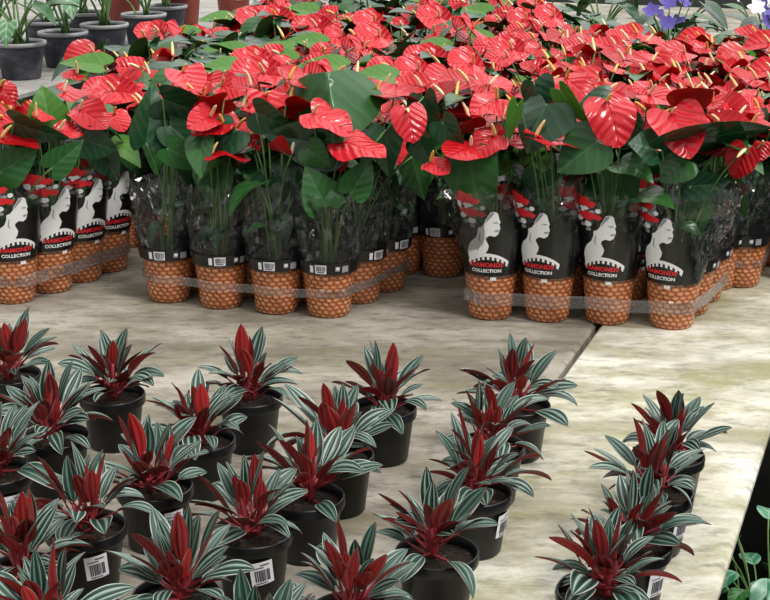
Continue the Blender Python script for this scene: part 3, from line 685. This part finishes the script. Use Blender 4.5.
# clear strapping round the blocks
def strap(pts, z0, z1, label, dz=()):
    b = MB(); P = []
    for i in range(len(pts) - 1):
        a, c = Vector(pts[i]), Vector(pts[i + 1])
        for k in range(6): P.append(a.lerp(c, k / 6))
    P.append(Vector(pts[-1])); rng = random.Random(len(pts)); g = []
    for i, p in enumerate(P):
        j = .0015 * math.sin(i * .9); q = P[min(i + 1, len(P) - 1)] - P[max(i - 1, 0)]; nrm = Vector((q.y, -q.x, 0)).normalized(); zo = p.z
        g.append([b.vert((p + nrm * (o_ + rng.uniform(-.0006, .0006))) + ZD * (z + j), (i, k)) for k, (o_, z) in enumerate([(0, z0), (.0012, z0 + .002), (.0006, z0 * .6 + z1 * .4), (.0009, z0 * .3 + z1 * .7), (.0012, z1 - .002), (0, z1), (-.0005, z1), (-.0005, z0)])])
    for i in range(len(P) - 1):
        for k in range(8): b.face((g[i][k], g[i + 1][k], g[i + 1][(k + 1) % 8], g[i][(k + 1) % 8]))
    b.face(g[0]); b.face(g[-1][::-1])
    tag(b.build('plastic_strap', M['strap'], smooth=False), label, 'packing strap', 'clear straps round the anthurium blocks')
def hug(pts, r=.0555):
    # path just outside a row of pots, front face then round the end
    out = []
    for u, v, du, dv, z in pts:
        n = math.hypot(du, dv); out.append(B(u + du / n * r, v + dv / n * r, z))
    return out
strap(hug([(2.94, -.795, .2, -1, .0), (2.835, -.802, -.5, -1, 0), (2.835, -.802, -1, -.15, 0), (2.86, -.688, -1, 0, 0), (2.885, -.569, -1, 0, 0), (2.90, -.442, -1, .05, 0), (2.90, -.442, -.5, .9, 0), (3.0, -.428, 0, 1, 0), (3.11, -.415, .2, 1, 0)]), .036, .062, 'clear plastic strap round the right block of lady-print anthuriums')
strap(hug([(2.82, -1.46, .2, -1, .004), (2.716, -1.476, -.5, -1, .004), (2.716, -1.476, -1, -.1, .003), (2.714, -1.353, -1, 0, .001), (2.72, -1.229, -1, 0, 0), (2.735, -1.118, -1, .05, 0), (2.735, -1.118, -.5, .9, 0), (2.847, -1.096, 0, 1, .0), (2.947, -1.074, .2, 1, .002)]), .046, .064, 'clear plastic strap round the middle block of barcode-sleeve anthuriums')
strap(hug([(2.596, -1.90, -1, 0, 0), (2.596, -1.782, -1, 0, 0), (2.596, -1.782, -.5, .9, 0), (2.69, -1.75, -.05, 1, 0), (2.785, -1.732, 0, 1, 0), (2.875, -1.717, .1, 1, 0), (2.875, -1.717, .9, .7, 0)]), .040, .066, 'clear plastic strap along the left block\'s right-hand pots')
strap(hug([(3.245, -.46, -1, 0, 0), (3.245, -.352, -1, 0, 0), (3.245, -.352, -.5, .9, 0), (3.36, -.352, 0, 1, 0)]), .050, .066, 'clear plastic strap on the far right block behind the right block')
# ------------------------------------------------------------------ peperomias in black pots
def pot_mesh(rt, rb, h, lip, name='nursery_pot', m='black_plastic', rimh=.016):
    b = MB(); b.lathe([(.001, .0), (rb - .003, 0), (rb, .003), (rt - lip - .001, h - rimh - .001), (rt - .001, h - rimh), (rt, h - rimh + .002), (rt, h - .002), (rt - .0012, h), (rt - .003, h - .001), (rt - .004, h - .012), (rb - .001, h * .3)], 40)
    return b.mesh(name, M[m])
POT = pot_mesh(.0525, .039, .088, .004)
bs = MB(); bs.lathe([(.0005, .079), (.02, .080), (.036, .077), (.0485, .074)], 28); SOIL = bs.mesh('soil', M['soil'])
PL = []
rng = random.Random(31)
for q in range(24):                                                # 0-7 erect inner blades, 8-15 arching, 16-23 spreading
    c = q // 8; b = MB()
    L = (rng.uniform(.050, .066), rng.uniform(.054, .072), rng.uniform(.050, .066))[c]; W = L * (rng.uniform(.40, .50), rng.uniform(.42, .52), rng.uniform(.46, .58))[c]
    pet = (rng.uniform(.012, .028), rng.uniform(.018, .032), rng.uniform(.02, .034))[c]; curl = (rng.uniform(-.5, .5), rng.uniform(.1, 1.1), rng.uniform(.5, 1.6))[c]
    lance_leaf(b, L, W, pet, curl, rng.uniform(.15, .6), rng.uniform(-.8, .8)); PL.append(b.mesh('leaf', [M['pep_top'], M['pep_under'], M['petiole']]))
def price_label(root, facing, tilt=0, zt=.066, wd=.030, ht=.034):
    def rr(z): return .039 + .0095 * z / .072
    def P(x, z, off):
        ct, st = math.cos(tilt), math.sin(tilt); x2, z2 = x * ct - z * st, x * st + z * ct + zt - ht / 2
        r = rr(z2) + off; a = facing + x2 / r; return (r * math.cos(a), r * math.sin(a), z2)
    def grid(b, x0, x1, z0, z1, off, m=0, n=6):
        g = [[b.vert(P(x0 + (x1 - x0) * i / n, z, off)) for i in range(n + 1)] for z in (z0, z1)]
        for i in range(n): b.face((g[0][i], g[0][i + 1], g[1][i + 1], g[1][i]), m)
    b = MB(); grid(b, -wd / 2, wd / 2, -ht / 2, ht / 2, .0016); lab = b.build('price_label', M['paper'], root); lab['label'] = 'white price label'
    b = MB(); rng = random.Random(5); x = -wd * .32
    while x < wd * .34:
        w_ = rng.choice((.0006, .001, .0016)); grid(b, x, x + w_, -ht * .34, ht * .16, .0021, 0, 1); x += w_ + rng.choice((.0006, .001))
    grid(b, -wd * .38, wd * .10, ht * .24, ht * .28, .0021); grid(b, -wd * .05, wd * .36, ht * .34, ht * .39, .0021); grid(b, -wd * .32, wd * .2, -ht * .44, -ht * .40, .0021)
    b.build('barcode', M['print_ink'], lab)
GP = 'peperomias in black pots on the front bench'
def peperomia(u, v, label, seed, n=22, lean=0., sc_=1.0, red=.0, labels=()):
    rng = random.Random(seed); r = thing('potted_peperomia', B(u, v, 0), label, 'potted plant', GP)
    p = obj('pot', POT, r); p.rotation_euler = (0, 0, rng.uniform(0, 6)); obj('soil', SOIL, r)
    stems = []
    for q in range(3):
        a = rng.uniform(0, 6.28); b = MB(); top = Vector((.014 * math.cos(a), .014 * math.sin(a), .118 + .012 * q))
        b.tube(bez(Vector((.006 * math.cos(a), .006 * math.sin(a), .076)), Vector((.01 * math.cos(a), .01 * math.sin(a), .1)), top, 5), [.004, .004, .0036, .003, .002], 6); b.build('stem', M['stem_red'], r); stems.append(top)
    a0 = rng.uniform(0, 6.28)
    for i in range(n):
        f = i / (n - 1); ph = a0 + i * 2.39996 + rng.uniform(-.35, .35)
        el = math.radians(82 - 74 * f ** .9 + rng.uniform(-16, 16)); c = 0 if f < .40 else 1 if f < .70 else 2
        el -= (.05, .0, -.15)[c]
        o = obj('leaf', PL[c * 8 + rng.randrange(8)], r); st = stems[i % 3]
        o.location = Vector((st.x * .7 + .007 * math.cos(ph), st.y * .7 + .007 * math.sin(ph), .114 - .028 * f + rng.uniform(-.006, .006)))
        # local +Y (blade axis) points along azimuth ph and up by el
        o.rotation_euler = (Matrix.Rotation(ph - math.pi / 2, 3, 'Z') @ Matrix.Rotation(el, 3, 'X') @ Matrix.Rotation(rng.uniform(-.35, .35), 3, 'Y')).to_euler()
        s = rng.uniform(.74, 1.18) * sc_; o.scale = (s, s, s)
    for (fa, ti) in labels: price_label(r, face_to(u, v, fa), ti)
    return r
PEP = [  # u, v, label, labels on the pot
 (1.985, -1.385, 'red-backed peperomia cut by the left edge, rearmost there', ()),
 (1.638, -1.175, 'peperomia in black pot at the left edge, front of the leftmost column', ((25, 0),)),
 (1.776, -1.168, 'peperomia with erect red leaves, soil showing at its right, near the left edge', ()),
 (1.961, -1.177, 'peperomia with green arching leaves, rearmost of the leftmost full column', ()),
 (1.388, -.970, 'peperomia in the lower left corner with one tall green leaf', ()),
 (1.525, -.966, 'peperomia with a price label low on its black pot, lower left', ((14, .12),)),
 (1.667, -.942, 'peperomia with orange-red centre and bare soil, second column from left', ((30, 0),)),
 (1.840, -.960, 'bushy green peperomia just in front of the rearmost pot of its column', ()),
 (2.028, -.967, 'small peperomia at the rear of the second column, soil visible at right', ()),
 (1.400, -.770, 'peperomia with bright red bud leaves at the bottom edge, left of centre', ()),
 (1.585, -.758, 'peperomia with broad red leaves and a price label on its pot, centre front', ((14, .14),)),
 (1.708, -.735, 'dark red peperomia behind the labelled centre pot', ()),
 (1.857, -.748, 'peperomia with a tall green spike in front of the lone rear pot', ()),
 (2.055, -.751, 'peperomia alone at the rear centre in a fully visible black pot', ()),
 (1.430, -.560, 'red-centred peperomia at the bottom edge right of centre', ()),
 (1.612, -.518, 'peperomia in a round black pot, front of the column right of centre', ()),
 (1.800, -.527, 'peperomia with a white label on its pot\'s right side, right of centre', ((62, 0),)),
 (1.963, -.552, 'dense red and green peperomia, second from rear right of centre', ()),
 (2.139, -.558, 'peperomia at the rear of the column beside the slab joint', ()),
 (1.579, -.305, 'red peperomia at the bottom edge, front of the right-hand column', ()),
 (1.714, -.296, 'spreading dark green peperomia, second from front in the right-hand column', ((50, 0),)),
 (1.884, -.296, 'peperomia with upright bright red centre, second from rear in the right-hand column', ((55, 0),)),
 (2.019, -.301, 'dark peperomia at the rear of the right-hand column nearest the bench edge', ()),
 (1.265, -.860, 'peperomia at the bottom left with only its silvery leaf tips showing', ()),
 (1.285, -.610, 'peperomia at the bottom centre with only its pale leaf tips showing', ()),
]
for i, (u, v, lab, lb) in enumerate(PEP): peperomia(u, v, lab, 200 + i * 7, 29 + i % 5, labels=lb)
# ------------------------------------------------------------------ big pots on the far left bench
def foliage(root, rng, n, zl, zh, spread, mats, L0=.14, outline=HEART, stemm='stem', zb=.13, sr=1.0):
    for i in range(n):
        ph = i * 2.4 + rng.uniform(-.4, .4); r = spread * rng.uniform(.3, 1); A = Vector((r * math.cos(ph), r * math.sin(ph), rng.uniform(zl, zh)))
        out = Vector((math.cos(ph), math.sin(ph), 0)); el = rng.uniform(-.6, .5); T = out * math.cos(el) + ZD * math.sin(el); N = ZD * math.cos(el) - out * math.sin(el)
        b = MB(); base = Vector((rng.uniform(-.03, .03), rng.uniform(-.03, .03), zb)); mid = Vector((A.x * .35, A.y * .35, zb + (A.z - zb) * .75)); L = L0 * rng.uniform(.75, 1.2)
        b.tube(bez(base, mid, A), [q_ * sr for q_ in (.006, .0055, .005, .0045, .004, .0038, .0036, .0034)], 5, 2)
        polar_leaf(b, A, T, N, L, L * rng.uniform(.55, .75), .2, rng.uniform(.3, .9), .03, rng.uniform(0, 6), outline=outline, c0=.12 if outline is HEART else .3)
        b.build('leaf', [M[rng.choice(mats)], M['leaf_under'], M[stemm]], root)
def big_pot(u, v, label, rt, rb, h, m, rng, n=9, mats=('leaf_m', 'cream_leaf', 'leaf_d'), rim=True, name='potted_foliage_plant', stemm='stem', zl=.24, zh=.5, spread=.2):
    r = thing(name, B(u, v, 0), label, 'potted plant', 'large pots on the far left bench')
    b = MB(); b.lathe([(.001, 0), (rb - .004, 0), (rb, .005), (rt - .006, h - .016), (rt - .006, h - .012), (rt - .012, h - .01), (rt - .02, h * .5)], 40); p = b.build('pot', M[m], r)
    b = MB(); b.lathe([(rt - .007, h - .016), (rt + .002, h - .015), (rt + .004, h - .008), (rt + .003, h), (rt - .006, h + .001), (rt - .012, h - .006), (rt - .012, h - .014)], 40); b.build('rim', M['rim_plastic' if rim else m], p)
    b = MB(); b.lathe([(.001, h - .012), (rt - .012, h - .018)], 24); b.build('soil', M['soil'], r)
    foliage(r, rng, n, zl, zh, spread, mats, stemm=stemm, zb=h - .02)
    return r
def uv(px, py):
    d = at(px, py, 1) - CAMP; p = CAMP + d * (CAMZ / -d.z); return p.dot(UD), p.dot(VD)
rng = random.Random(12)
BP = [(5.281, -3.51, 'charcoal pot with pale rim and leafy stems, nearest on the far left bench', 'grey_plastic', 10),
      (5.641, -3.528, 'charcoal pot with a cream-edged leaf, second along the far left bench', 'grey_plastic', 8),
      (5.951, -3.505, 'charcoal pot with bare reddish stems, third along the far left bench', 'grey_plastic', 8),
      (6.381, -3.542, 'charcoal pot fourth along the far left bench, before the terracotta pots', 'grey_plastic', 8)]
for u, v, lab, m, n in BP: big_pot(u, v, lab, .105, .078, .15, m, rng, n)
for u, v, lab in ((5.55, -3.80, 'charcoal pot behind the nearest one on the far left bench'), (5.98, -3.82, 'charcoal pot in the second row behind the cream-edged plant'), (6.75, -3.62, 'charcoal pot partly hidden beside the terracotta pot'), (6.35, -3.85, 'charcoal pot in the second row behind the bare stems')):
    big_pot(u, v, lab, .105, .078, .15, 'grey_plastic', rng, 7)
for u, v, lab in ((*uv(183, 31), 'terracotta pot just past the charcoal pots on the far left bench'), (*uv(234, 21), 'terracotta pot with a white label, furthest right on the far left bench'), (6.9, -3.95, 'terracotta pot in the second row of the far left bench')):
    p = big_pot(u, v, lab, .100, .076, .20, 'terracotta', rng, 6, ('leaf_m', 'leaf_d'), False, zl=.32, zh=.55)
    if 'white label' in lab:
        b = MB(); f = face_to(u, v, 20); g = [[b.vert(((.080 + .024 * z / .2) * math.cos(f + x), (.080 + .024 * z / .2) * math.sin(f + x), z)) for x in (-.22, -.07, .07, .22)] for z in (.12, .165)]
        for i in range(3): b.face((g[0][i], g[0][i + 1], g[1][i + 1], g[1][i]))
        b.build('price_label', M['paper'], p)
# ------------------------------------------------------------------ dark plants standing behind the anthuriums
def blossoms(root, rng, n, m, z0, z1, s):
    for _ in range(n):
        ph = rng.uniform(0, 6.28); r = .13 * math.sqrt(rng.random()); c = Vector((r * math.cos(ph), r * math.sin(ph), rng.uniform(z0, z1))); b = MB(); Nn = Vector((rng.gauss(0, .4), -.7, .7)).normalized()
        b.tube(bez(Vector((0, 0, .12)), Vector((c.x * .4, c.y * .4, c.z * .8)), c), .002, 5, 1)
        X = Nn.cross(ZD).normalized(); Y = Nn.cross(X)
        for k in range(5):
            a = k * 1.2566; T = X * math.cos(a) + Y * math.sin(a); polar_leaf(b, c, T, Nn, s, s * .8, .1, -.3, .02, 0, 0, 0, outline=OVATE, c0=.3, rings=3)
        b.build('flower', [M[m], M['stem']], root)
rng = random.Random(5)
BK = [(5.2, -2.0, 'grey', None), (5.25, -1.78, 'grey', None), (5.3, -1.55, 'grey', None), (5.25, -1.3, 'white', 'flower_white'), (5.65, -2.0, 'white', 'flower_white'), (5.7, -1.8, 'grey', None), (5.65, -1.6, 'pink', 'flower_pink'), (5.7, -1.42, 'grey', None), (5.25, -1.05, 'grey', None), (5.3, -.75, 'grey', None), (5.25, -.45, 'blue', 'flower_blue'), (5.3, -.22, 'white', 'flower_white'), (5.65, -1.2, 'grey', None), (5.7, -.9, 'blue', 'flower_blue'), (5.7, -.55, 'white', 'flower_white'), (5.75, -.25, 'pink', 'flower_pink'),
      (6.2, -1.3, 'grey', None), (6.2, -.95, 'grey', None), (6.25, -.6, 'blue', 'flower_blue'), (6.2, -.28, 'pink', 'flower_pink')]
BPOS = [('nearer row, ' if k == 0 else 'second row, ') + ORD[q] + ' from left' for k in (0, 1) for q in range(4)] + [r_ + q for r_ in ('nearest row, ', 'middle row, ', 'rearmost row, ') for q in ('leftmost of the right half', 'second of the right half', 'third of the right half', 'rightmost')]
for i, (u, v, c, fm) in enumerate(BK):
    desc = {'grey': 'dark leafy plant', 'blue': 'violet-blue flowering plant', 'white': 'white flowering plant', 'pink': 'pale pink flowering plant'}[c]
    r = thing('potted_foliage_plant', B(u - .25 if v > -1.25 else u, v, 0), '%s beyond the anthuriums, %s' % (desc, BPOS[i]), 'potted plant', 'dark plants beyond the anthuriums')
    b = MB(); b.lathe([(.001, 0), (.06, 0), (.075, .12), (.08, .122), (.08, .135), (.072, .134), (.068, .1)], 28); b.build('pot', M['grey_plastic'], r)
    b = MB(); b.lathe([(.001, .118), (.07, .116)], 20); b.build('soil', M['soil'], r)
    foliage(r, rng, 12, .16, .34, .15, ('leaf_d', 'leaf_d', 'leaf_m'), .13, zb=.12)
    if fm: blossoms(r, rng, 8, fm, .30, .42, .035)
# ------------------------------------------------------------------ green plant below the bench's right edge
def edge_plant(x, y, z, label, seed, n=14, L0=.075):
    rng = random.Random(seed); r = thing('potted_foliage_plant', (x, y, z), label, 'potted plant', 'plants below the bench edge')
    b = MB(); b.lathe([(.001, 0), (.05, 0), (.065, .1), (.068, .1), (.068, .115), (.062, .114), (.058, .08)], 28); b.build('pot', M['black_plastic'], r)
    b = MB(); b.lathe([(.001, .1), (.06, .098)], 20); b.build('soil', M['soil'], r)
    foliage(r, rng, n, .14, .30, .12, ('varieg', 'varieg', 'leaf_m'), L0, OVATE, zb=.1, sr=.4)
slab('lower_bench', -.2, 4, -.17, 1.1, -.36, -.33, M['earth'])  # earth colour painted dark in place of shade below the edge
edge_plant(.560, 2.0, -.33, 'green plant with pale-veined leaves below the bench\'s right edge', 3, 36, .062)
